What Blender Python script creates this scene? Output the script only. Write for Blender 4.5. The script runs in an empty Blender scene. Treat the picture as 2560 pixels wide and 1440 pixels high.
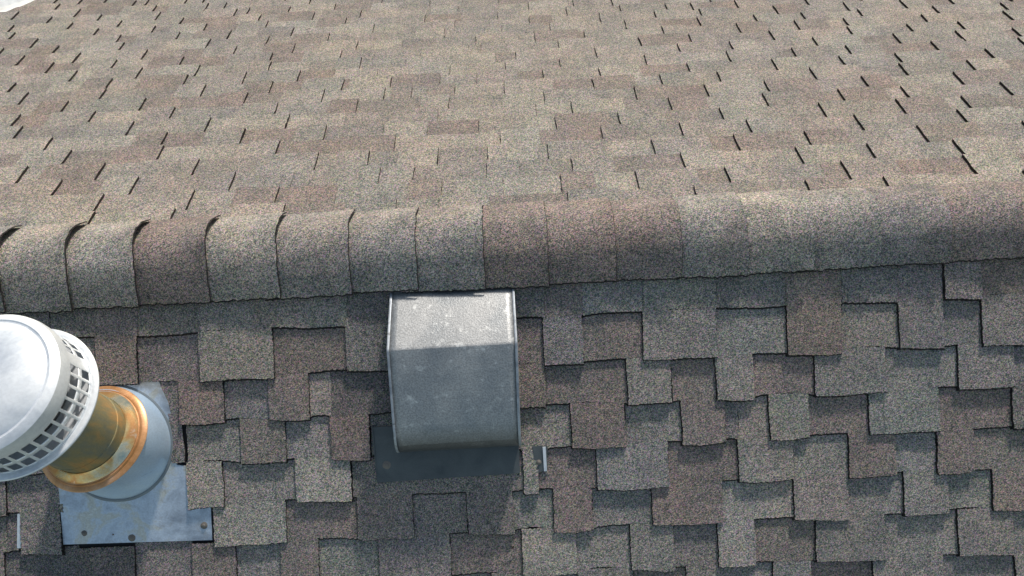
import bpy, math, random
from mathutils import Vector, Matrix, noise
random.seed(11)
R = math.radians
scene = bpy.context.scene
C = scene.collection
P = R(27.5)                      # roof pitch
CP, SP = math.cos(P), math.sin(P)

# ---------------------------------------------------------------- camera
cam_d = bpy.data.cameras.new('camera'); cam = bpy.data.objects.new('camera', cam_d); C.objects.link(cam)
d, roll = R(65.5), R(-2.6)
a = Vector((0, math.cos(d), -math.sin(d))); up = Vector((0, math.sin(d), math.cos(d))); rt = Vector((1, 0, 0))
rt2 = rt*math.cos(roll) + up*math.sin(roll); up2 = -rt*math.sin(roll) + up*math.cos(roll)
loc = Vector((0, -1.08576, 1.99719))
cam.matrix_world = Matrix((( rt2.x, up2.x, -a.x, loc.x), (rt2.y, up2.y, -a.y, loc.y), (rt2.z, up2.z, -a.z, loc.z), (0, 0, 0, 1)))
cam_d.sensor_fit = 'HORIZONTAL'; cam_d.sensor_width = 36; cam_d.lens = 36*1900/2560
cam_d.clip_start = .02; cam_d.clip_end = 500
scene.camera = cam

# ---------------------------------------------------------------- light
eps, phi = R(10), R(15)
sun_v = Vector((math.cos(eps)*math.sin(phi), math.cos(eps)*math.cos(phi)*CP - math.sin(eps)*SP, math.cos(eps)*math.cos(phi)*SP + math.sin(eps)*CP))
w = bpy.data.worlds.new('World'); scene.world = w; w.use_nodes = True
nt = w.node_tree; nt.nodes.clear()
sky = nt.nodes.new('ShaderNodeTexSky'); sky.sky_type = 'NISHITA'; sky.sun_disc = False
sky.sun_elevation = math.asin(sun_v.z); sky.sun_rotation = math.atan2(sun_v.x, sun_v.y)
sky.air_density = 1.0; sky.dust_density = 1.0
bg = nt.nodes.new('ShaderNodeBackground'); bg.inputs[1].default_value = .15
wo = nt.nodes.new('ShaderNodeOutputWorld')
wm = nt.nodes.new('ShaderNodeMix'); wm.data_type = 'RGBA'; wm.blend_type = 'MULTIPLY'; wm.inputs[0].default_value = 1
wm.inputs[7].default_value = (1.08, 1.0, .82, 1)   # thin high haze takes some blue out of the sky light
nt.links.new(sky.outputs[0], wm.inputs[6]); nt.links.new(wm.outputs[2], bg.inputs[0]); nt.links.new(bg.outputs[0], wo.inputs[0])
sl = bpy.data.lights.new('sun', 'SUN'); sl.energy = 3.3; sl.angle = R(4); sl.color = (1, .95, .88)
so = bpy.data.objects.new('sun', sl); C.objects.link(so)
so.rotation_euler = sun_v.to_track_quat('Z', 'Y').to_euler(); so.location = sun_v*20
scene.view_settings.view_transform = 'Standard'; scene.view_settings.look = 'None'
scene.view_settings.exposure = 0.14; scene.view_settings.gamma = 1.0
scene.render.resolution_x = 1024; scene.render.resolution_y = 576

# ---------------------------------------------------------------- materials
def mat(name):
    m = bpy.data.materials.new(name); m.use_nodes = True
    n = m.node_tree; b = n.nodes['Principled BSDF']
    return m, n, b
def nd(n, t, **k):
    x = n.nodes.new(t)
    for a_, v in k.items():
        if a_ in x.inputs: x.inputs[a_].default_value = v
        else: setattr(x, a_, v)
    return x
def mapr(n, src, a0, a1, b0, b1):
    m = n.nodes.new('ShaderNodeMapRange'); n.links.new(src, m.inputs[0])
    for i, v in enumerate((a0, a1, b0, b1)): m.inputs[i+1].default_value = v
    return m.outputs[0]
def ramp(n, src, stops):
    r = n.nodes.new('ShaderNodeValToRGB'); n.links.new(src, r.inputs[0])
    e = r.color_ramp.elements
    while len(e) < len(stops): e.new(.5)
    for el, (p_, c_) in zip(e, stops): el.position = p_; el.color = (*c_, 1)
    return r.outputs[0]
def mix(n, fac, A, B, bt='MIX'):
    m = n.nodes.new('ShaderNodeMix'); m.data_type = 'RGBA'; m.blend_type = bt
    for s, v in ((m.inputs[0], fac), (m.inputs[6], A), (m.inputs[7], B)):
        if hasattr(v, 'links'): n.links.new(v, s)
        elif isinstance(v, (int, float)): s.default_value = v
        else: s.default_value = (*v, 1)
    return m.outputs[2]
def coords(n):
    return n.nodes.new('ShaderNodeTexCoord').outputs['Object']

def shingle_mat(name, bumpd=.0016, contrast=1.35):
    m, n, b = mat(name); co = coords(n)
    at = nd(n, 'ShaderNodeAttribute', attribute_name='Col')
    vo = nd(n, 'ShaderNodeTexVoronoi', Scale=400.0); n.links.new(co, vo.inputs['Vector'])
    sp = n.nodes.new('ShaderNodeSeparateColor'); n.links.new(vo.outputs['Color'], sp.inputs[0])
    val = mapr(n, sp.outputs[0], 0, 1, 1-.62*contrast, 1+.62*contrast)
    v2 = nd(n, 'ShaderNodeTexVoronoi', Scale=190.0); n.links.new(co, v2.inputs['Vector'])
    s2 = n.nodes.new('ShaderNodeSeparateColor'); n.links.new(v2.outputs['Color'], s2.inputs[0])
    val2 = mapr(n, s2.outputs[1], 0, 1, .8, 1.2)
    no = nd(n, 'ShaderNodeTexNoise', Scale=9.0, Detail=4.0, Roughness=.6); n.links.new(co, no.inputs['Vector'])
    val3 = mapr(n, no.outputs[0], .3, .7, .85, 1.15)
    mu = nd(n, 'ShaderNodeMath', operation='MULTIPLY'); n.links.new(val, mu.inputs[0]); n.links.new(val2, mu.inputs[1])
    mv = nd(n, 'ShaderNodeMath', operation='MULTIPLY'); n.links.new(mu.outputs[0], mv.inputs[0]); n.links.new(val3, mv.inputs[1])
    tint = mix(n, .28, (.5, .5, .5), vo.outputs['Color'])
    tint2 = mix(n, 1.0, at.outputs['Color'], tint, 'MULTIPLY')
    hv = nd(n, 'ShaderNodeVectorMath', operation='SCALE'); n.links.new(tint2, hv.inputs[0])
    m2 = nd(n, 'ShaderNodeMath', operation='MULTIPLY'); n.links.new(mv.outputs[0], m2.inputs[0]); m2.inputs[1].default_value = 2.0
    n.links.new(m2.outputs[0], hv.inputs['Scale'])
    # a drift of warmer and cooler granules
    no2 = nd(n, 'ShaderNodeTexNoise', Scale=4.5, Detail=3.0); n.links.new(co, no2.inputs['Vector'])
    warm = ramp(n, no2.outputs[0], [(.35, (.97, 1.0, 1.02)), (.65, (1.04, .99, .96))])
    col = mix(n, 1.0, hv.outputs[0], warm, 'MULTIPLY')
    n.links.new(col, b.inputs['Base Color'])
    b.inputs['Roughness'].default_value = .85
    b.inputs['Specular IOR Level'].default_value = .25
    bp = nd(n, 'ShaderNodeBump', Strength=.8, Distance=bumpd)
    hsum = nd(n, 'ShaderNodeMath', operation='MULTIPLY_ADD'); n.links.new(sp.outputs[2], hsum.inputs[0]); hsum.inputs[1].default_value = .6
    inv = mapr(n, vo.outputs['Distance'], 0, .9, 1, 0); n.links.new(inv, hsum.inputs[2])
    n.links.new(hsum.outputs[0], bp.inputs['Height'])
    no3 = nd(n, 'ShaderNodeTexNoise', Scale=28.0, Detail=2.0); n.links.new(co, no3.inputs['Vector'])
    bp2 = nd(n, 'ShaderNodeBump', Strength=.5, Distance=.004); n.links.new(no3.outputs[0], bp2.inputs['Height'])
    n.links.new(bp2.outputs[0], bp.inputs['Normal'])
    n.links.new(bp.outputs[0], b.inputs['Normal'])
    return m
M_sh = shingle_mat('granule_shingle', .0018, 1.1)
M_cap = shingle_mat('granule_ridge', .002, 1.2)

def flat_mat(name, col, rough=.7, metal=0.0):
    m, n, b = mat(name); co = coords(n)
    no = nd(n, 'ShaderNodeTexNoise', Scale=14.0, Detail=5.0); n.links.new(co, no.inputs['Vector'])
    c = ramp(n, no.outputs[0], [(.3, tuple(x*.85 for x in col)), (.7, tuple(min(1, x*1.12) for x in col))])
    n.links.new(c, b.inputs['Base Color']); b.inputs['Roughness'].default_value = rough; b.inputs['Metallic'].default_value = metal
    return m
M_deck = flat_mat('black_underlay', (.03, .03, .032), .9)
M_white = flat_mat('white_painted_metal', (.8, .79, .75), .4)
M_wall = flat_mat('pale_siding', (.55, .52, .46), .8)
M_ground = flat_mat('dry_grass', (.10, .11, .06), .95)
M_patio = flat_mat('pale_concrete', (.80, .79, .76), .9)
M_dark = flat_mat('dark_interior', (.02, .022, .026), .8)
M_leaf = flat_mat('dry_leaf', (.05, .035, .02), .8)
M_nail = flat_mat('rusty_sealant', (.17, .15, .13), .6)

def metal_mat(name, stops, scale, rough, metal, mottle=0.0, mscale=500, bumpd=.0004, drip=None, spots=None, lip_shade=None):
    m, n, b = mat(name); co = coords(n)
    mp = nd(n, 'ShaderNodeMapping'); n.links.new(co, mp.inputs[0])
    if drip: mp.inputs['Scale'].default_value = drip
    no = nd(n, 'ShaderNodeTexNoise', Scale=scale, Detail=6.0, Roughness=.62, Distortion=.4); n.links.new(mp.outputs[0], no.inputs['Vector'])
    c = ramp(n, no.outputs[0], stops)
    vo = nd(n, 'ShaderNodeTexNoise', Scale=mscale, Detail=2.0); n.links.new(co, vo.inputs['Vector'])
    if mottle:
        k = mapr(n, vo.outputs[0], .35, .65, 1-mottle, 1+mottle)
        s = nd(n, 'ShaderNodeVectorMath', operation='SCALE'); n.links.new(c, s.inputs[0]); n.links.new(k, s.inputs['Scale']); c = s.outputs[0]
    if spots:
        ns = nd(n, 'ShaderNodeTexNoise', Scale=spots[1], Detail=5.0, Roughness=.7); n.links.new(co, ns.inputs['Vector'])
        f = mapr(n, ns.outputs[0], spots[2], spots[3], 0, spots[4]); c = mix(n, f, c, spots[0])
    if lip_shade:                                         # dark surroundings reflected in the curved lip, painted into the colour
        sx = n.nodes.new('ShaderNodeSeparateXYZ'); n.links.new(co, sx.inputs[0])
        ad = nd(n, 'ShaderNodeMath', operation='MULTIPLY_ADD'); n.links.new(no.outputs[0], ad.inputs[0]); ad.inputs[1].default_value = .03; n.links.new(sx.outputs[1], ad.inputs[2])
        gf = mapr(n, ad.outputs[0], lip_shade[0], lip_shade[1], 0, lip_shade[2]); c = mix(n, gf, c, (.07, .075, .08))
    n.links.new(c, b.inputs['Base Color'])
    b.inputs['Metallic'].default_value = metal
    rr = mapr(n, no.outputs[0], .3, .7, rough*.8, rough*1.25); n.links.new(rr, b.inputs['Roughness'])
    bp = nd(n, 'ShaderNodeBump', Strength=.6, Distance=bumpd); n.links.new(vo.outputs[0], bp.inputs['Height'])
    n.links.new(bp.outputs[0], b.inputs['Normal'])
    return m
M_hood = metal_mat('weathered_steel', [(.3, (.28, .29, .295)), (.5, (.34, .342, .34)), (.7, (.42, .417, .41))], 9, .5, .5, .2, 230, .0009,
                   spots=((.85, .85, .82), 34, .58, .70, .55), lip_shade=(-.505, -.56, .75))
M_rim = metal_mat('edge_steel', [(.35, (.24, .26, .29)), (.6, (.42, .45, .48)), (.72, (.16, .16, .16))], 26, .45, .4, .1)
M_flange = metal_mat('flange_steel', [(.3, (.065, .075, .08)), (.7, (.12, .135, .14))], 12, .6, .2, .1)
M_plate = metal_mat('galvanised_plate', [(.28, (.24, .28, .34)), (.42, (.44, .50, .58)), (.52, (.58, .65, .74)), (.60, (.58, .58, .53)), (.74, (.80, .85, .90))], 9, .42, .35, .08, 200,
                    spots=((.26, .23, .19), 18, .56, .75, .6))
M_cone = metal_mat('galvanised_cone', [(.3, (.42, .56, .72)), (.6, (.56, .69, .82)), (.8, (.70, .80, .88))], 4, .3, .4, .05, 200, .0002)
M_cap_al = metal_mat('dull_aluminium', [(.28, (.50, .54, .60)), (.5, (.80, .82, .84)), (.72, (.92, .922, .925))], 6, .42, .35, .04, 120, .0002)
M_pipe = metal_mat('rust_stained_pipe', [(.28, (.12, .14, .13)), (.46, (.20, .23, .20)), (.54, (.32, .28, .15)), (.62, (.54, .32, .12)), (.75, (.46, .21, .08))], 7, .45, .35, .06, 200, .0002, drip=(1, 1, .35))
M_collar = metal_mat('rust_stained_collar', [(.25, (.30, .40, .38)), (.4, (.60, .56, .42)), (.5, (.66, .45, .20)), (.60, (.62, .28, .10)), (.70, (.85, .78, .62))], 11, .28, .65, .06, 200, .0002)
M_lip = metal_mat('copper_stained_lip', [(.3, (.42, .21, .08)), (.5, (.60, .31, .14)), (.7, (.68, .42, .26))], 14, .38, .45, .06, 200, .0002)

# ---------------------------------------------------------------- object helpers
def obj(name, verts, faces, m, parent=None, cols=None, smooth=False, label=None):
    me = bpy.data.meshes.new(name); me.from_pydata([tuple(v) for v in verts], [], faces); me.update()
    if cols:
        ca = me.color_attributes.new('Col', 'FLOAT_COLOR', 'CORNER')
        i = 0; flat = []
        for f, c in zip(faces, cols):
            flat.extend((*c, 1.0)*len(f))
        ca.data.foreach_set('color', flat)
    if smooth: me.polygons.foreach_set('use_smooth', [True]*len(me.polygons))
    me.materials.append(m)
    o = bpy.data.objects.new(name, me); C.objects.link(o)
    if parent: o.parent = parent
    if label: o['label'] = label
    return o
def thing(name, label, cat, group=None):
    o = bpy.data.objects.new(name, None); C.objects.link(o); o.empty_display_size = .1
    o['label'] = label; o['category'] = cat
    if group: o['group'] = group
    return o
def F(u, v, h=0): return Vector((u, -v*CP - h*SP, -v*SP + h*CP))
def B(u, v, h=0): return Vector((u, v*CP + h*SP, -v*SP + h*CP))
def auto(o, ang=35):
    o.data.polygons.foreach_set('use_smooth', [True]*len(o.data.polygons))
    o.data.set_sharp_from_angle(angle=R(ang))

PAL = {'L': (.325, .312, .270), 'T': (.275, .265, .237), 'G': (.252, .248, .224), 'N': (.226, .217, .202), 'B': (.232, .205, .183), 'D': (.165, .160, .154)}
BUTT = (.028, .026, .026)

class Mesh:
    def __init__(s): s.v = []; s.f = []; s.c = []
    def prism(s, outline, hf, hb, fn, col, side=BUTT, flare=False):
        """top polygon from (u,v) outline with height hf(u,v), skirt down to height hb"""
        n = len(outline); b = len(s.v)
        for (u, v) in outline: s.v.append(fn(u, v, hf(u, v)))
        if flare:                                     # black asphalt cut edge, flared out to draw the contact shade below it
            u0 = min(q[0] for q in outline); u1 = max(q[0] for q in outline); v1 = max(q[1] for q in outline)
            for (u, v) in outline: s.v.append(fn(u-(.0042 if u < u0+.006 else 0)+(.0008 if u > u1-.006 else 0), v+(.0085 if v > v1-.016 else 0), hb))
        else:
            for (u, v) in outline: s.v.append(fn(u, v, hb))
        s.f.append(list(range(b, b+n))); s.c.append(col)
        for i in range(n):
            j = (i+1) % n
            s.f.append([b+i, b+n+i, b+n+j, b+j]); s.c.append(side)
def rough(pts, step, amp, wave=.0015, seed=0):
    """outline edges cut into short steps with granule-size raggedness"""
    out = []
    pts = [q for i, q in enumerate(pts) if math.hypot(q[0]-pts[i-1][0], q[1]-pts[i-1][1]) > 1e-5]
    n = len(pts)
    for i in range(n):
        (x0, y0), (x1, y1) = pts[i], pts[(i+1) % n]
        L = math.hypot(x1-x0, y1-y0); k = max(1, int(L/step))
        nx, ny = -(y1-y0)/L, (x1-x0)/L
        for j in range(k):
            t = j/k; x = x0+(x1-x0)*t; y = y0+(y1-y0)*t
            if j == 0 : out.append((x+random.uniform(-amp, amp)*.5, y+random.uniform(-amp, amp)*.5)); continue
            o_ = random.uniform(-amp, amp) + wave*noise.noise(Vector((x*14, y*14, seed)))*2
            out.append((x+nx*o_, y+ny*o_))
    return out
def jit(c, a_=.06):
    k = 1+random.uniform(-a_, a_); return tuple(x*k*(1+random.uniform(-.02, .02)) for x in c)

# ---- shingle layout in roof metres: near slope (from, to, raised tab?, tone) per course; far slope (tab edge, side) per course
ROWS={
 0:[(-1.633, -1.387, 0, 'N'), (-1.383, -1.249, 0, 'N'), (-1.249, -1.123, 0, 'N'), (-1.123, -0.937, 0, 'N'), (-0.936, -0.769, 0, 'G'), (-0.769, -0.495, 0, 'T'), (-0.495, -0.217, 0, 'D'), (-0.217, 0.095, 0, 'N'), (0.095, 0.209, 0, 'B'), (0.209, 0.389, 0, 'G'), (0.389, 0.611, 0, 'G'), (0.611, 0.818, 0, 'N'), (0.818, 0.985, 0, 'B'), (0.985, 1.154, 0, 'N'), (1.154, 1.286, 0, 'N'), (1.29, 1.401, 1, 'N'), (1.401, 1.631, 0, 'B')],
 1:[(-1.644, -1.427, 1, 'N'), (-1.427, -1.255, 0, 'N'), (-1.255, -1.13, 1, 'B'), (-1.13, -0.946, 0, 'N'), (-0.945, -0.722, 1, 'T'), (-0.722, -0.505, 0, 'B'), (-0.505, -0.001, 1, 'N'), (-0.001, 0.087, 0, 'B'), (0.087, 0.205, 1, 'N'), (0.205, 0.384, 0, 'B'), (0.384, 0.607, 1, 'G'), (0.607, 0.817, 0, 'G'), (0.817, 0.982, 1, 'B'), (0.982, 1.152, 0, 'G'), (1.152, 1.287, 1, 'N'), (1.287, 1.401, 0, 'N'), (1.401, 1.63, 1, 'N')],
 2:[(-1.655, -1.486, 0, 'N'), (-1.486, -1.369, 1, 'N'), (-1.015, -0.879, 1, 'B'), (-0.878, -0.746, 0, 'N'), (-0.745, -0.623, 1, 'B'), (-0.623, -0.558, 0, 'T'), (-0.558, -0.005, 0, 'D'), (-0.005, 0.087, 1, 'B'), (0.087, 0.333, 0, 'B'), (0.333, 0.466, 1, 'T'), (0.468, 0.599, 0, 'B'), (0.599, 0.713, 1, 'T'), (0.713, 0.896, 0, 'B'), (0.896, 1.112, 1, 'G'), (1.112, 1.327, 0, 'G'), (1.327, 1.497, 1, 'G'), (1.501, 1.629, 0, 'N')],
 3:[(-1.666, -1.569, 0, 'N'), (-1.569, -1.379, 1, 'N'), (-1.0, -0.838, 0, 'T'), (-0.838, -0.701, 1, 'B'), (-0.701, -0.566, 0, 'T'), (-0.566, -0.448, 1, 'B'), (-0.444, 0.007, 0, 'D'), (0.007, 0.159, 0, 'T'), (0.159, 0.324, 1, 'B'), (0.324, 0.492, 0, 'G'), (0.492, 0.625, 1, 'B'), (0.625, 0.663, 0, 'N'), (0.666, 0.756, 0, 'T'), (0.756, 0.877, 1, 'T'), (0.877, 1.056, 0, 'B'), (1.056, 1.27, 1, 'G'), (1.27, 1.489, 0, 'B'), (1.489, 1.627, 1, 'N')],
 4:[(-1.676, -1.555, 1, 'N'), (-1.555, -1.388, 0, 'N'), (-1.008, -0.898, 1, 'L'), (-0.898, -0.678, 0, 'T'), (-0.678, -0.511, 1, 'L'), (-0.507, 0.009, 0, 'N'), (0.009, 0.054, 1, 'T'), (0.054, 0.231, 0, 'B'), (0.231, 0.449, 1, 'G'), (0.449, 0.659, 0, 'B'), (0.659, 0.826, 1, 'T'), (0.826, 0.993, 0, 'G'), (0.993, 1.135, 1, 'B'), (1.135, 1.26, 0, 'G'), (1.26, 1.372, 1, 'B'), (1.372, 1.627, 0, 'B')],
 5:[(-1.687, -1.565, 0, 'N'), (-1.565, -1.533, 0, 'D'), (-1.521, -1.396, 1, 'N'), (-0.936, -0.715, 1, 'L'), (-0.715, -0.499, 0, 'B'), (-0.499, -0.33, 1, 'N'), (-0.33, -0.167, 0, 'N'), (-0.167, -0.026, 1, 'N'), (-0.026, 0.096, 0, 'G'), (0.096, 0.214, 1, 'B'), (0.214, 0.394, 0, 'G'), (0.394, 0.608, 1, 'B'), (0.608, 0.824, 0, 'L'), (0.824, 0.991, 1, 'T'), (0.991, 1.157, 0, 'G'), (1.157, 1.293, 1, 'G'), (1.293, 1.426, 0, 'G'), (1.426, 1.626, 1, 'B')],
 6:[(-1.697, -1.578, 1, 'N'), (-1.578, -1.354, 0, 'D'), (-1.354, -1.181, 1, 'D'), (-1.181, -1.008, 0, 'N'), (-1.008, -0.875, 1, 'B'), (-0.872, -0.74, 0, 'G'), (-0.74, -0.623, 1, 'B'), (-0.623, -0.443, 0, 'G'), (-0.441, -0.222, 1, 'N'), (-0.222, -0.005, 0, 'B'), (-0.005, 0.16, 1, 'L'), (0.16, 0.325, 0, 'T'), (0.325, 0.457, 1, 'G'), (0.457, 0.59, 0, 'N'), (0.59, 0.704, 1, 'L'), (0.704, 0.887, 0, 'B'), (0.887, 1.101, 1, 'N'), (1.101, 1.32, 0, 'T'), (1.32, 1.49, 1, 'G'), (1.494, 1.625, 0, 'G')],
 7:[(-1.708, -1.5, 0, 'N'), (-1.5, -1.328, 1, 'B'), (-1.328, -1.145, 0, 'N'), (-1.145, -0.973, 1, 'N'), (-0.973, -0.765, 0, 'T'), (-0.765, -0.593, 1, 'N'), (-0.593, -0.434, 0, 'B'), (-0.434, -0.275, 1, 'T'), (-0.275, -0.103, 0, 'N'), (-0.103, -0.005, 1, 'T'), (-0.005, 0.16, 0, 'G'), (0.16, 0.331, 1, 'N'), (0.331, 0.491, 0, 'B'), (0.491, 0.595, 1, 'N'), (0.595, 0.756, 0, 'G'), (0.756, 0.874, 1, 'N'), (0.874, 1.06, 0, 'B'), (1.06, 1.273, 1, 'T'), (1.273, 1.492, 0, 'N'), (1.492, 1.624, 1, 'T')],
}
MARKS={
 0:[(-1.333, 0), (-1.032, 0), (-0.752, 0), (-0.214, 0), (0.176, 1), (0.423, 1), (0.719, 1), (1.103, 1), (1.506, 1)],
 1:[(-1.52, 0), (-1.257, 0), (-0.925, 0), (-0.429, 0), (-0.314, 0), (-0.066, 1), (0.222, 1), (0.596, 1), (0.988, 1), (1.233, 1), (1.527, 1)],
 2:[(-1.688, 0), (-1.415, 0), (-1.082, 0), (-0.661, 0), (-0.48, 0), (-0.237, 0), (-0.063, 1), (0.148, 1), (0.515, 1), (0.805, 1), (1.055, 1), (1.455, 1), (1.826, 1)],
 3:[(-1.582, 0), (-1.245, 0), (-0.821, 0), (-0.398, 0), (-0.016, 1), (0.35, 1), (0.636, 1), (0.881, 1), (1.275, 1), (1.651, 1)],
 4:[(-1.701, 0), (-1.268, 0), (-0.975, 0), (-0.669, 0), (-0.094, 1), (0.191, 1), (0.427, 1), (0.809, 1), (1.183, 1), (1.474, 1), (1.721, 1)],
 5:[(-1.867, 0), (-1.435, 0), (-1.137, 0), (-0.83, 0), (-0.255, 0), (0.261, 1), (0.638, 1), (1.003, 1), (1.297, 1), (1.542, 1), (1.927, 1)],
 6:[(-1.93, 0), (-1.63, 0), (-1.312, 0), (-0.9, 0), (-0.579, 0), (-0.216, 0), (0.163, 1), (0.522, 1), (0.803, 1), (1.043, 1), (1.432, 1), (1.8, 1)],
 7:[(-1.786, 0), (-1.466, 0), (-1.048, 0), (-0.732, 0), (-0.482, 0), (-0.372, 0), (-0.196, 0), (0.007, 1), (0.367, 1), (0.645, 1), (0.881, 1), (1.263, 1), (1.63, 1), (1.91, 1)],
 8:[(-2.004, 0), (-1.675, 0), (-1.252, 0), (-0.968, 0), (-0.668, 0), (-0.466, 0), (-0.262, 0), (-0.105, 1), (0.172, 1), (0.408, 1), (0.78, 1), (1.139, 1), (1.423, 1), (1.66, 1), (2.042, 1)],
 9:[(-2.111, 0), (-1.692, 0), (-1.363, 0), (-1.109, 0), (-0.873, 0), (0.015, 1), (0.251, 1), (0.619, 1), (0.975, 1), (1.258, 1), (1.493, 1), (1.865, 1), (2.243, 1)],
 10:[(-1.891, 0), (-1.601, 0), (-1.343, 0), (-1.026, 0), (-0.622, 0), (0.064, 1), (0.417, 1), (0.785, 1), (1.017, 1), (1.388, 1), (1.747, 1), (2.025, 1), (2.28, 1)],
 11:[(-2.046, 0), (-1.758, 0), (-1.45, 0), (-1.043, 0), (-0.727, 0), (-0.091, 1), (0.262, 1), (0.629, 1), (0.858, 1), (1.227, 1), (1.584, 1), (1.857, 1), (2.09, 1)],
 12:[(-2.232, 0), (-1.971, 0), (-1.656, 0), (-1.237, 0), (-0.962, 0), (-0.668, 0), (-0.115, 1), (0.16, 1), (0.392, 1), (0.756, 1), (1.105, 1), (1.378, 1), (1.609, 1), (1.974, 1), (2.358, 1)],
 13:[(-2.387, 0), (-2.122, 0), (-1.807, 0), (-1.391, 0), (-1.11, 0), (-0.82, 0), (-0.266, 0), (0.008, 1), (0.238, 1), (0.598, 1), (0.946, 1), (1.217, 1), (1.445, 1), (1.718, 1), (2.078, 1)],
 14:[(-2.274, 0), (-1.865, 0), (-1.575, 0), (-1.321, 0), (-1.012, 0), (-0.617, 0), (-0.22, 0), (0.144, 1), (0.489, 1), (0.758, 1), (0.98, 1), (1.345, 1), (1.691, 1), (1.969, 1), (2.205, 1), (2.488, 1)],
 15:[(-2.44, 0), (-2.02, 0), (-1.733, 0), (-1.473, 0), (-1.165, 0), (-0.769, 0), (-0.374, 0), (-0.009, 1), (0.335, 1), (0.604, 1), (0.731, 1), (0.826, 1), (1.184, 1), (1.532, 1), (1.801, 1), (2.035, 1)],
 16:[(-2.501, 0), (-2.198, 0), (-1.944, 0), (-1.626, 0), (-1.226, 0), (-0.95, 0), (-0.708, 0), (-0.211, 0), (0.15, 1), (0.375, 1), (0.577, 1), (1.073, 1), (1.338, 1)],
 17:[(-2.355, 0), (-2.092, 0), (-1.782, 0), (-1.378, 0), (-1.312, 0), (-1.098, 0), (-0.859, 0), (-0.361, 0), (-0.001, 1), (0.223, 1)],
 18:[(-2.584, 0), (-2.251, 0), (-1.841, 0), (-1.561, 0), (-1.462, 0), (-1.01, 0), (-0.622, 0)],
 19:[(-2.41, 0), (-1.991, 0), (-1.922, 0), (-1.709, 0), (-1.609, 0), (-1.156, 0)],
 20:[(-2.468, 0), (-2.323, 0), (-2.179, 0)],
}

# ---------------------------------------------------------------- the roof
roof = thing('house', 'house seen from above its brown and grey asphalt shingle roof with rounded ridge', 'house')

# near slope: the courses, each split into raised tabs (1) and the lower strips between them (0)
VL = [.105, .250, .390, .519, .647, .772, .897, 1.030, 1.157]
while VL[-1] < 2.3: VL.append(VL[-1]+.127)
T, RISE = .0072, .0074
fm = Mesh()
VOID = [(-1.398, .0)]
def front_piece(k, a_, b_, tooth, c, v0=None, v1=None):
    vt, vb = VL[k], VL[k+1]
    e_ = vb-vt
    wav = lambda u: .005*noise.noise(Vector((u*3.3, k*7.1, 0)))+.004*noise.noise(Vector((u*9, k*3.7, 4)))
    sag = random.uniform(.002, .008) if tooth else 0
    tilt = random.uniform(-.006, .006)
    bow = random.uniform(-.001, .0045) if tooth else random.uniform(-.006, .001)
    slant = random.uniform(-.002, .002)
    x0, x1 = a_+(.0008 if tooth else -.001), b_-(.0008 if tooth else -.001)
    top = vt - (.005 if tooth else .012)
    nb = max(3, int((x1-x0)/.018))
    bot = [(x0+(x1-x0)*i/nb + slant*(1-abs(2*i/nb-1)), vb + wav(x0+(x1-x0)*i/nb) + sag + tilt*(i/nb-.5) + bow*(1-(2*i/nb-1)**2)) for i in range(nb+1)]
    if v0 is not None: top = v0
    if v1 is not None: bot = [(x, v1+.001*random.random()) for x, y in bot]
    out = [(x1, top), (x0, top)] + bot
    curl = random.uniform(0, .0022) if tooth else 0
    side = random.choice((0, 1))
    def hf(u, v):
        t = (v-vt)/e_
        s_ = (u-x0)/(x1-x0)
        return RISE*t + (T if tooth else 0) + (curl*max(0, t-.4)*(s_ if side else 1-s_))
    fm.prism(rough(out[::-1], .0042, .0016), hf, -.002, F, jit(PAL[c], .05), flare=True)
for k in range(len(VL)-1):
    row = ROWS.get(k)
    if row is None:
        row = []; u = -1.62+random.random()*.1
        tooth = 0
        while u < 1.62:
            ww = random.choice((.12, .16, .2, .24)); row.append((u, min(u+ww, 1.7), tooth, random.choice('TNBGLN'))); u += ww; tooth = 1-tooth
    # carried on past the traced width at both ends
    u = row[-1][1]; tooth = 1-row[-1][2]; ext = []
    while u < 2.7:
        ww = random.choice((.13, .16, .2, .23)); ext.append((u, u+ww, tooth, random.choice('TNBGNL'))); u += ww; tooth = 1-tooth
    u = row[0][0]; tooth = 1-row[0][2]
    while u > -2.7:
        ww = random.choice((.13, .16, .2, .23)); ext.append((u-ww, u, tooth, random.choice('TNBGND'))); u -= ww; tooth = 1-tooth
    for (a_, b_, t_, c_) in list(row)+ext:
        if k == 4 and abs(a_+.007) < .06 and b_-a_ < .08 and t_ == 1:      # the narrow tongue beside the hood
            front_piece(k, a_, b_, t_, c_, v1=.783); continue
        front_piece(k, a_, b_, t_, c_)
# shingles trimmed round the pipe flashing
def trimmed(pts, h0, h1, c):
    fm.prism(rough(pts, .005, .0008), lambda u, v: h0+(h1-h0)*(v-.37)/.26, -.002, F, jit(PAL[c], .03))
trimmed([(-1.0105, .372), (-1.098, .372), (-1.078, .400), (-1.058, .450), (-1.050, .500), (-1.048, .640), (-1.0105, .640)], .0042, .0085, 'N')
front_sl = obj('front_slope', fm.v, fm.f, M_sh, roof, fm.c, label='shaded near slope with stepped overlapping shingle tabs')

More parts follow.
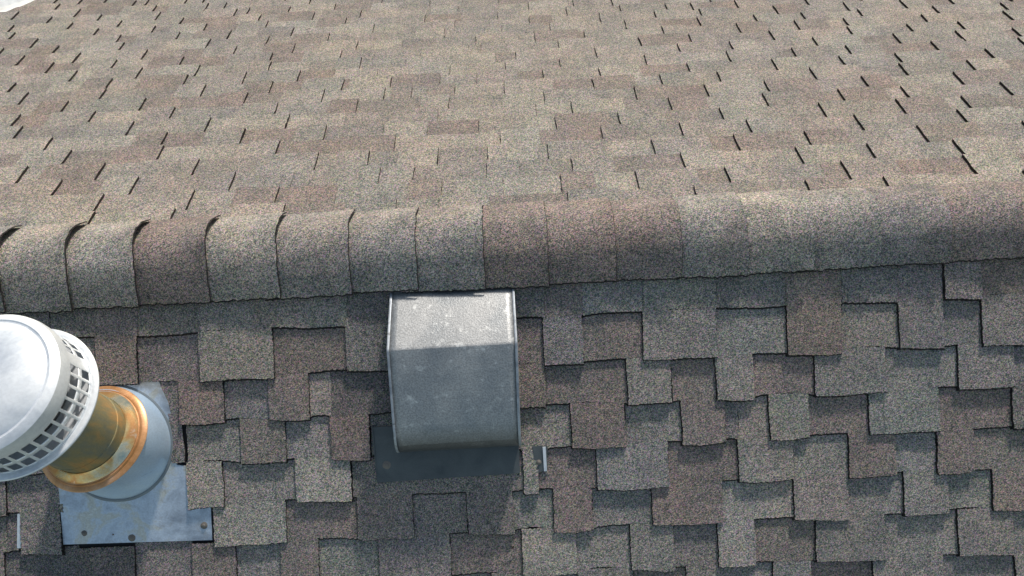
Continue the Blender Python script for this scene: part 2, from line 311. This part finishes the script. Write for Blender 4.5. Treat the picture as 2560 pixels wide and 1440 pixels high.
# far slope
bm_ = Mesh(); E2 = .1115; V0 = .209; TB, RB = .0098, .0102
def eave_cut(u):            # the far slope ends in a slanting eave on the left
    return 2.389 + (u+2.681)*1.562
for k in range(-1, 28):
    vt = V0+E2*k; vb = vt+E2
    marks = MARKS.get(k)
    teeth = []
    if marks:
        lo, hi = -3.6, 3.6
        for (u, kind) in marks:
            wd = random.choice((.11, .14, .17, .2))
            teeth.append((u-wd, u) if kind == 0 else (u, u+wd))
        u = max(t_[1] for t_ in teeth)+random.uniform(.15, .3)
        while u < hi: wd = random.choice((.12, .16, .2)); teeth.append((u, u+wd)); u += wd+random.uniform(.14, .3)
        u = min(t_[0] for t_ in teeth)-random.uniform(.15, .3)
        while u > lo: wd = random.choice((.12, .16, .2)); teeth.append((u-wd, u)); u -= wd+random.uniform(.14, .3)
    else:
        u = -3.6+random.random()*.2
        while u < 3.6: wd = random.choice((.12, .16, .2)); teeth.append((u, u+wd)); u += wd+random.uniform(.12, .26)
    teeth.sort(); cl = []
    for t_ in teeth:
        if cl and t_[0] < cl[-1][1]+.03: t_ = (cl[-1][1]+.03, t_[1])
        if t_[1]-t_[0] > .03: cl.append(t_)
    segs = []; u = -3.6
    for t_ in cl:
        g = t_[0]
        while g-u > .26:
            q = u+random.uniform(.14, .22); segs.append((u, q, 0)); u = q
        segs.append((u, g, 0)); segs.append((t_[0], t_[1], 1)); u = t_[1]
    segs.append((u, 3.9, 0))
    for (a_, b_, tooth) in segs:
        c = random.choices(['L', 'T', 'G', 'B', 'N'], [.34, .30, .12, .20, .04])[0]
        col = jit(PAL[c], .05)
        col = tuple(.66*x+.29*y for x, y in zip(col, (.248, .227, .190)))
        x0, x1 = a_-(.0 if tooth else .001), b_+(.0 if tooth else .001)
        top = vt-(.004 if tooth else .01); bo = vb+random.uniform(-.001, .003)
        pts = [(x0, top), (x1, top), (x1, bo), (x0, bo)]
        mid = (x0+x1)/2
        if vt > eave_cut(mid)+.02 and mid < -1.9: continue
        if bo > eave_cut(x0) and x0 < -1.9:
            f_ = lambda v: -2.681+(v-2.389)/1.562
            lo_t, lo_b = f_(top), f_(bo)
            if x1 < max(lo_t, lo_b): 
                if x1 < lo_b: bo = min(bo, eave_cut(x1));
            pts = [(max(x0, lo_t), top), (x1, top), (x1, bo), (min(x1, max(x0, f_(bo))), bo)]
            if pts[0][0] >= x1: continue
        tt = TB if tooth else 0
        vt_ = vt
        bm_.prism(rough(pts, .012, .0009)[::-1], lambda u, v, vt_=vt_, tt=tt: RB*(v-vt_)/E2+tt, -.002, B, col, (.035, .030, .028))
rear_sl = obj('rear_slope', bm_.v, bm_.f, M_sh, roof, bm_.c, label='sunlit far slope falling away behind the ridge')

# deck below both slopes
H_ = -.004
dv = [F(-2.75, 0, H_), F(2.75, 0, H_), F(2.75, 2.34, H_), F(-2.75, 2.34, H_),
      F(-2.75, 0, H_-.03), F(2.75, 0, H_-.03), F(2.75, 2.34, H_-.03), F(-2.75, 2.34, H_-.03)]
obj('roof_deck', dv, [[0, 3, 2, 1], [4, 5, 6, 7], [0, 1, 5, 4], [2, 3, 7, 6], [1, 2, 6, 5], [3, 0, 4, 7]], M_deck, roof)
bp_ = [(-3.6, .0), (3.8, .0), (3.8, 3.28), (-2.681+(3.28-2.389)/1.562, 3.28), (-3.3, eave_cut(-3.3)), (-3.6, 1.2)]
n_ = len(bp_)
dv = [B(u, v, H_) for u, v in bp_]+[B(u, v, H_-.03) for u, v in bp_]
obj('roof_deck', dv, [list(range(n_)), list(range(2*n_-1, n_-1, -1))]+[[i, n_+i, n_+(i+1) % n_, (i+1) % n_] for i in range(n_)], M_deck, roof)

# white gutter following the slanting eave at the far left corner
def gutter():
    v, f = [], []
    A_, B_ = Vector((-3.3, eave_cut(-3.3))), Vector((-2.05, eave_cut(-2.05)))
    dr = (B_-A_).normalized(); nn = Vector((-dr.y, dr.x))
    prof = [(.0, -.002), (.0, .004), (.012, .006), (.10, -.012), (.108, -.002), (.118, -.002), (.118, -.09), (.0, -.09)]
    for Pt in (A_, B_):
        for (o_, h) in prof:
            q = Pt+nn*o_; v.append(B(q.x, q.y, h))
    m = len(prof)
    for i in range(m): f.append([i, (i+1) % m, m+(i+1) % m, m+i])
    f.append(list(range(m))[::-1]); f.append(list(range(m, 2*m)))
    return obj('gutter', v, f, M_white, roof)
gutter()

# ridge vent strip under the caps
v = [F(-2.7, .115, -.001), F(-2.7, .105, .010), Vector((-2.7, 0, -.004)), B(-2.7, .105, .010), B(-2.7, .115, -.001)]
v += [Vector((2.7, *q[1:])) for q in v]
obj('ridge_vent_strip', v, [[0, 1, 6, 5], [1, 2, 7, 6], [2, 3, 8, 7], [3, 4, 9, 8]], M_deck, roof)

# ridge caps, each lapping over its right-hand neighbour
CU = [-2.70, -2.50, -2.30, -2.10, -1.90, -1.70, -1.503, -1.304, -1.106, -.893, -.686, -.475, -.278, -.079, .109, .308, .503, .698, .894, 1.089, 1.296, 1.50, 1.70, 1.90, 2.10, 2.30, 2.50, 2.70]
CV = {-1.503: .163, -1.304: .166, -1.106: .161, -.893: .159, -.686: .157, -.475: .158, -.278: .151, -.079: .157, .109: .156, .308: .151, .503: .150, .698: .151, .894: .148, 1.089: .146, 1.296: .141, 1.5: .139, 1.7: .138, -1.7: .165}
CC = {-1.503: 'T', -1.304: 'L', -1.106: 'L', -.893: 'B', -.686: 'L', -.475: 'T', -.278: 'T', -.079: 'T', .109: 'E', .308: 'E', .503: 'B', .698: 'T', .894: 'L', 1.089: 'T', 1.296: 'N', 1.5: 'B', 1.7: 'B'}
PAL['E'] = (.25, .216, .19)
CL = {-.893: 'brownish ridge cap shingle', .109: 'dark brown ridge cap shingle'}
def cap(i):
    ur, ul = CU[i], CU[i-1]-.05
    vf = CV.get(ur, .155); vbk = .128+random.uniform(-.004, .004)
    h0 = .034
    # profile: arclength param in the (y,z) section, front bottom edge -> crest -> back bottom edge
    rad = .13; ang = 2*P
    prof = []
    nf = 10
    for j in range(nf+1): prof.append(('f', j/nf))
    na = 12
    for j in range(1, na): prof.append(('a', ang*j/na))
    for j in range(nf+1): prof.append(('b', j/nf))
    nu = 34
    def pt(q, u, h, dv_=0):
        k_, s_ = q
        tang = (rad-h)*math.tan(P)
        if k_ == 'f': return F(u, vf+(tang-vf)*s_+dv_, h-.018*(1-s_)**1.4)
        if k_ == 'b': return B(u, tang+(vbk-tang)*s_+dv_, h-.012*s_**1.6)
        # arc blending the two planes at height h
        c0 = Vector((0, 0, h/CP - rad/CP))   # centre below the apex of the lifted planes
        th = -P+s_                           # from front normal to back normal
        return Vector((u, c0.y + rad*math.sin(th), c0.z + rad*math.cos(th)))
    V, Fc, cols = [], [], []
    m = len(prof)
    lift = random.uniform(0, .004) + (.016 if ur < -.6 else .003)
    if ur > 1.2: lift = 0
    seed = random.random()*50
    base = PAL[CC.get(ur, random.choice('NLTBG'))]
    for layer in (0, 1):
        for a in range(nu+1):
            t = a/nu; u0 = ul+(ur-ul)*t
            for b, q in enumerate(prof):
                hh = h0 + .012*t + .0015*noise.noise(Vector((u0*6, b*.25, seed)))
                bq = (b/(m-1)-.38)/.62
                endlift = (lift*math.sin(math.pi*min(1, bq)) if bq > 0 else 0) * max(0, (t-.6)/.4)**1.5
                hh += endlift + (0 if layer == 0 else -.0042)
                du = dv_ = 0
                if a == nu: du = JU[i][b] + (.0022 if layer else 0)
                if b == 0: dv_ = JV[i][a] + (.004 if layer else 0)  # black lower layer reaches out, drawing the shade line under the cap edge
                if b == m-1: dv_ = JB[i][a]
                V.append(pt(q, u0+du, hh, dv_))
    N = (nu+1)*m
    for a in range(nu):
        for b in range(m-1):
            i0 = a*m+b
            Fc.append([i0, i0+m, i0+m+1, i0+1]); k_ = 1+.20*noise.noise(Vector((a*.10, b*.13, seed)))
            cols.append(tuple(x*k_ for x in base))
            Fc.append([N+i0, N+i0+1, N+i0+m+1, N+i0+m]); cols.append(BUTT)
    for a in range(nu):
        Fc.append([a*m, N+a*m, N+(a+1)*m, (a+1)*m]); cols.append(BUTT)
        e_ = m-1
        Fc.append([a*m+e_, (a+1)*m+e_, N+(a+1)*m+e_, N+a*m+e_]); cols.append(BUTT)
    for b in range(m-1):
        Fc.append([nu*m+b, N+nu*m+b, N+nu*m+b+1, nu*m+b+1]); cols.append(BUTT)
        Fc.append([b, b+1, N+b+1, N+b]); cols.append(BUTT)
    o = obj('ridge_cap', V, Fc, M_cap, roof, cols, label=CL.get(ur))
    auto(o, 40)
JU, JV, JB = {}, {}, {}
for i in range(1, len(CU)):
    sd = random.random()*90
    tl = random.uniform(-.003, .003)
    JU[i] = [random.uniform(-.0014, .0014)+.003*noise.noise(Vector((b*.2, sd, 0))) for b in range(40)]
    JV[i] = [random.uniform(-.0022, .0022)+.004*noise.noise(Vector((a*.25, sd, 3)))+tl*(a/17-1) for a in range(40)]
    JB[i] = [random.uniform(-.001, .001) for a in range(40)]
    cap(i)

# ---------------------------------------------------------------- exhaust hood below the ridge
hood = thing('exhaust_hood', 'grey weathered steel slant-back exhaust hood tucked under the ridge caps', 'roof vent')
UL, UR = -.359, .001
def hood_body():
    prof = [(.11, -.008), (.135, -.003), (.160, .006), (.175, .020), (.310, .1050), (.3140, .1075), (.3180, .1090)]
    prof_face = [(.3225, .1092), (.40, .104), (.48, .098), (.545, .090), (.580, .083), (.604, .072), (.620, .058), (.630, .042), (.634, .030)]
    pr = prof+prof_face
    nu = 16; V, Fc = [], []
    for j, (v, h) in enumerate(pr):
        w0 = .006*max(0, 1-abs(v-.32)/.2)
        for a in range(nu+1):
            t = a/nu; u = (UL-w0*.4)+(UR+w0*.8-UL)*t
            hh = h-.0015*math.sin(math.pi*t)*(1 if 0 < j < len(pr)-1 else 0)+.0006*noise.noise(Vector((u*12, v*12, 0)))
            V.append(F(u, v-.004*t, hh))
    for j in range(len(pr)-1):
        for a in range(nu):
            i0 = j*(nu+1)+a; Fc.append([i0, i0+nu+1, i0+nu+2, i0+1])
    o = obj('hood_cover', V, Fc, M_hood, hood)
    md = o.modifiers.new('thick', 'SOLIDIFY'); md.thickness = .0012; md.offset = -1
    auto(o, 14)
    # side walls with folded seams standing proud
    for sgn in (-1, 1):
        def uu(v):
            w0 = .006*max(0, 1-abs(v-.32)/.2)
            return (UL-w0*.4) if sgn < 0 else (UR+w0*.4)
        V, Fc = [], []; n = len(pr)
        for (v, h) in pr:
            V.append(F(uu(v), v-(.004 if sgn > 0 else 0), h-.001))
        for (v, h) in pr:
            V.append(F(uu(v), v-(.004 if sgn > 0 else 0), -.001))
        for j in range(n-1): Fc.append([j, j+1, n+j+1, n+j])
        obj('side_wall', V, Fc, M_flange, hood)
        V, Fc = [], []
        sec = [(0, -.004), (0, .0035), (.0025, .0045), (.0065, .004), (.008, -.004)]
        for j, (v, h) in enumerate(pr):
            for (du, dh) in sec:
                V.append(F(uu(v)+sgn*(du-.002), v-(.004 if sgn > 0 else 0), h+dh))
        k = len(sec)
        for j in range(n-1):
            for b in range(k-1):
                Fc.append([j*k+b, j*k+b+1, (j+1)*k+b+1, (j+1)*k+b])
        Fc.append(list(range(k))); Fc.append([(n-1)*k+b for b in range(k)][::-1])
        o = obj('edge_seam', V, Fc, M_rim, hood); auto(o, 40)
    # louvre behind the open mouth
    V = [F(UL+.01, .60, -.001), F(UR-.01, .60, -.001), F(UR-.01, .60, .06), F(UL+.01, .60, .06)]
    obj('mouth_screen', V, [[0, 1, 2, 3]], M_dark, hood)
hood_body()
def box_poly(name, pts, h0, h1, m, parent, fn=F, slope=0):
    n = len(pts); V = [fn(u, v, h1+slope*(v-pts[0][1])) for u, v in pts]+[fn(u, v, h0) for u, v in pts]
    fs = [list(range(n)), list(range(2*n-1, n-1, -1))]+[[i, n+i, n+(i+1) % n, (i+1) % n] for i in range(n)]
    return obj(name, V, fs, m, parent)
fl = box_poly('base_flange', [(-.440, .560), (-.433, .729), (-.001, .720), (-.001, .560)], -.001, .0072, M_flange, hood, slope=.018)
box_poly('base_flange', [(.040, .640), (.046, .7185), (.0815, .7175), (.085, .640)], -.001, .0088, M_flange, hood, slope=.012)
box_poly('flange_hem', [(-.4405, .562), (-.434, .727), (-.431, .727), (-.4375, .562)], .006, .0105, M_flange, hood)
box_poly('flange_hem', [(.0705, .643), (.0715, .717), (.0805, .717), (.0795, .643)], .008, .0122, M_cap_al, hood)
def nail(u, v, h, parent, r=.008, name='nail_head'):
    V, Fc = [], []; n = 14; rings = [(r*1.5, 0), (r*1.15, .0018), (r*.8, .0022), (r*.72, .0035), (r*.4, .0042)]
    for rr, hh in rings:
        for i in range(n):
            a_ = 2*math.pi*i/n; q = rr*(1+(.18*noise.noise(Vector((math.cos(a_)*1.5, math.sin(a_)*1.5, u*40))) if rr > r else 0))
            V.append(F(u+q*math.cos(a_), v+q*math.sin(a_), h+hh))
    for k in range(len(rings)-1):
        for i in range(n): Fc.append([k*n+i, k*n+(i+1) % n, (k+1)*n+(i+1) % n, (k+1)*n+i])
    Fc.append([(len(rings)-1)*n+i for i in range(n)])
    o = obj(name, V, Fc, M_nail, parent); auto(o, 50); return o
nail(-.402, .677, .0093, hood, .0085)
nail(.057, .690, .0095, hood, .0055)

M_bead = flat_mat('old_sealant', (.20, .23, .25), .6)
# ---------------------------------------------------------------- flue pipe with round cap
flue = thing('flue_vent', 'round louvred aluminium flue cap on a rust-stained pipe with a metal flashing', 'roof vent')
# flashing plate (visible outline with a little tucked under the shingles)
pl = [(-1.399, .40), (-1.075, .372), (-1.068, .410), (-1.049, .455), (-1.040, .505), (-1.036, .648), (-1.007, .654), (-1.009, .770), (-1.012, .779), (-.942, .781), (-.944, .884), (-1.396, .877)]
box_poly('flashing_plate', pl[::-1], -.0015, .0062, M_plate, flue)
box_poly('flashing_plate', [(-1.5275, .776), (-1.537, .882), (-1.519, .882), (-1.511, .776)], -.0015, .0068, M_cap_al, flue)
for (u, v) in ((-.966, .838), (-1.186, .866)): nail(u, v, .0064, flue, .0075)
nail(-1.330, .845, .0064, flue, .006)
def small_tar(u, v, r):
    return nail(u, v, .0055, flue, r, 'sealant_spot')
small_tar(-1.243, .853, .0022)
# geometry of the stack
BASE = F(-1.215, .5925, 0)
AX = Vector((-.0429, .0365, 1)).normalized()
EX = Vector((0, 1, 0)).cross(AX).normalized(); EY = AX.cross(EX)
def ringpt(z, r, a_): return BASE+AX*z+EX*(r*math.cos(a_))+EY*(r*math.sin(a_))
def lathe(name, prof, m, parent, n=128, close=False, label=None, ang=30):
    V, Fc = [], []
    for (z, r) in prof:
        for i in range(n): V.append(ringpt(z, max(r, 1e-4), 2*math.pi*i/n))
    k = len(prof)
    for j in range(k-1):
        for i in range(n):
            Fc.append([j*n+i, j*n+(i+1) % n, (j+1)*n+(i+1) % n, (j+1)*n+i])
    o = obj(name, V, Fc, m, parent, label=label); auto(o, ang); return o
# cone from an oval foot on the slope up under the collar
def cone():
    V, Fc = [], []; n = 96; rows = 14
    cu, cv, ru, rv = -1.217, .574, .169, .172
    for j in range(rows+1):
        t = j/rows
        for i in range(n):
            a_ = 2*math.pi*i/n
            foot = F(cu+ru*math.cos(a_), cv-rv*math.sin(a_), .005)
            top = ringpt(.150, .117, a_)
            dv_ = top-foot; al = AX*dv_.dot(AX)
            q = foot+al*(1-(1-t)**1.2)+(dv_-al)*t**1.7
            V.append(q)
    for j in range(rows):
        for i in range(n): Fc.append([j*n+i, j*n+(i+1) % n, (j+1)*n+(i+1) % n, (j+1)*n+i])
    o = obj('flashing_cone', V, Fc, M_cone, flue); auto(o, 50)
    V, Fc = [], []                                     # bead of old sealant round the foot
    for rr, hh in ((-.001, .0085), (.004, .0088), (.0078, .0062)):
        for i in range(n):
            a_ = 2*math.pi*i/n; k_ = rr+.0015*noise.noise(Vector((math.cos(a_)*5, math.sin(a_)*5, rr*90)))
            V.append(F(cu+(ru+k_)*math.cos(a_), cv-(rv+k_)*math.sin(a_), hh))
    for j in range(2):
        for i in range(n): Fc.append([j*n+i, j*n+(i+1) % n, (j+1)*n+(i+1) % n, (j+1)*n+i])
    s2 = obj('sealant_bead', V, Fc, M_bead, o); auto(s2, 60)
cone()
col = lathe('storm_collar', [(.163, .1085), (.166, .1125), (.160, .1165), (.150, .128), (.142, .1345)], M_collar, flue)
lathe('collar_lip', [(.142, .1345), (.1395, .1350), (.1385, .1375), (.1390, .1395), (.1330, .1420), (.1300, .1530), (.1270, .1560), (.1245, .1550)], M_lip, col)
pipe = lathe('pipe', [(.10, .110), (.198, .110), (.1985, .1120), (.2025, .1125), (.2065, .1120), (.207, .110), (.50, .110)], M_pipe, flue)
# cap: lower flange, louvred band, rim, dome
capo = lathe('cap_flange', [(.4640, .1800), (.4650, .1840), (.4640, .1900), (.4625, .1955), (.4600, .1975), (.4550, .1965), (.4570, .1940), (.4590, .190), (.4600, .170), (.4600, .118)], M_cap_al, flue)
def band():
    n = 144; rb = .1735
    zs = [.461, .471, .499, .512, .541, .556]
    V, Fc = [], []
    inn = rb-.0015
    for z in zs:
        for i in range(n*2): V.append(ringpt(z, rb+(.548-z)*.085, 2*math.pi*i/(n*2)))
    N = 2*n
    def hole(i, j):
        if j not in (1, 3): return False
        g = (i-20+4) % 96                # three panels round the band
        if g < 8: return False
        return (g-8) % 8 > 1
    for j in range(len(zs)-1):
        for i in range(N):
            if hole(i, j) : continue
            Fc.append([j*N+i, j*N+(i+1) % N, (j+1)*N+(i+1) % N, (j+1)*N+i])
    o = obj('louvre_band', V, Fc, M_cap_al, flue)
    md = o.modifiers.new('thick', 'SOLIDIFY'); md.thickness = .0016; md.offset = -1
    auto(o, 30)
band()
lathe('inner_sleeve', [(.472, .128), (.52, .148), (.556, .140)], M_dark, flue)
lathe('cap_rim', [(.552, .1705), (.553, .1800), (.5555, .1815), (.575, .1815), (.590, .1785), (.5975, .1700), (.601, .1600)], M_cap_al, flue)
dome = lathe('cap_dome', [(.601, .1600), (.5990, .1565), (.5990, .1530), (.6025, .1495), (.614, .125), (.625, .09), (.633, .05), (.636, .0001)], M_cap_al, flue, ang=25)
def rivet(a_, z, r, par, s=.004):
    V, Fc = [], []; n = 10
    c = ringpt(z, r, a_); out = (ringpt(z, r+1, a_)-c).normalized(); tg = AX.cross(out).normalized()
    for (rr, hh) in ((s, 0), (s*.9, s*.4), (s*.5, s*.7)):
        for i in range(n): V.append(c+out*hh+tg*rr*math.cos(2*math.pi*i/n)+AX*rr*math.sin(2*math.pi*i/n))
    for k in range(2):
        for i in range(n): Fc.append([k*n+i, k*n+(i+1) % n, (k+1)*n+(i+1) % n, (k+1)*n+i])
    Fc.append([2*n+i for i in range(n)])
    obj('rivet', V, Fc, M_cap_al, par, smooth=True)
for q in range(3): rivet(R(25+120*q), .510, .1738, capo, .0032)

# ---------------------------------------------------------------- small dark debris
def leaf(u, v, fn, h, L, label, ang):
    V, Fc = [], []; n = 7
    for i in range(n+1):
        t = i/n; wd = L*.22*math.sin(math.pi*min(1, t*.95+.03))
        cx = (t-.5)*L; cy = .12*L*math.sin(t*3)
        for s in (-1, 0, 1):
            x = cx*math.cos(ang)-(cy+s*wd)*math.sin(ang); y = cx*math.sin(ang)+(cy+s*wd)*math.cos(ang)
            V.append(fn(u+x, v+y, h+(.002 if s else .0005)+.002*math.sin(t*3)))
    for i in range(n):
        for s in (0, 1): Fc.append([i*3+s, i*3+s+1, (i+1)*3+s+1, (i+1)*3+s])
    o = obj('dry_leaf', V, Fc, M_leaf); md = o.modifiers.new('t', 'SOLIDIFY'); md.thickness = .0008
    o['label'] = label; o['category'] = 'leaf'
leaf(-.034, .945, F, .012, .013, 'tiny dark dry leaf lying on the shaded near slope below the hood', -.9)
leaf(-.935, 1.84, B, .014, .022, 'small black leaf scrap lying on the sunlit far slope', .2)

# ---------------------------------------------------------------- walls and ground far below
def slab(name, x0, x1, y0, y1, z0, z1, m, parent):
    V = [(x, y, z) for z in (z0, z1) for x, y in ((x0, y0), (x1, y0), (x1, y1), (x0, y1))]
    return obj(name, V, [[3, 2, 1, 0], [4, 5, 6, 7], [0, 1, 5, 4], [1, 2, 6, 5], [2, 3, 7, 6], [3, 0, 4, 7]], m, parent)
slab('wall_panel', -2.5, 2.5, -1.95, -1.85, -3.8, -1.05, M_wall, roof)
slab('wall_panel', -1.6, 2.5, 1.70, 1.80, -3.8, -1.05, M_wall, roof)
s_ = 60
g = obj('ground', [(-s_, -s_, -3.8), (s_, -s_, -3.8), (s_, s_, -3.8), (-s_, s_, -3.8)], [[0, 1, 2, 3]], M_ground)
g['kind'] = 'structure'
pt_ = obj('patio', [(-9, 2.2, -3.796), (1.0, 2.2, -3.796), (1.0, 14, -3.796), (-9, 14, -3.796)], [[0, 1, 2, 3]], M_patio)
pt_['kind'] = 'structure'
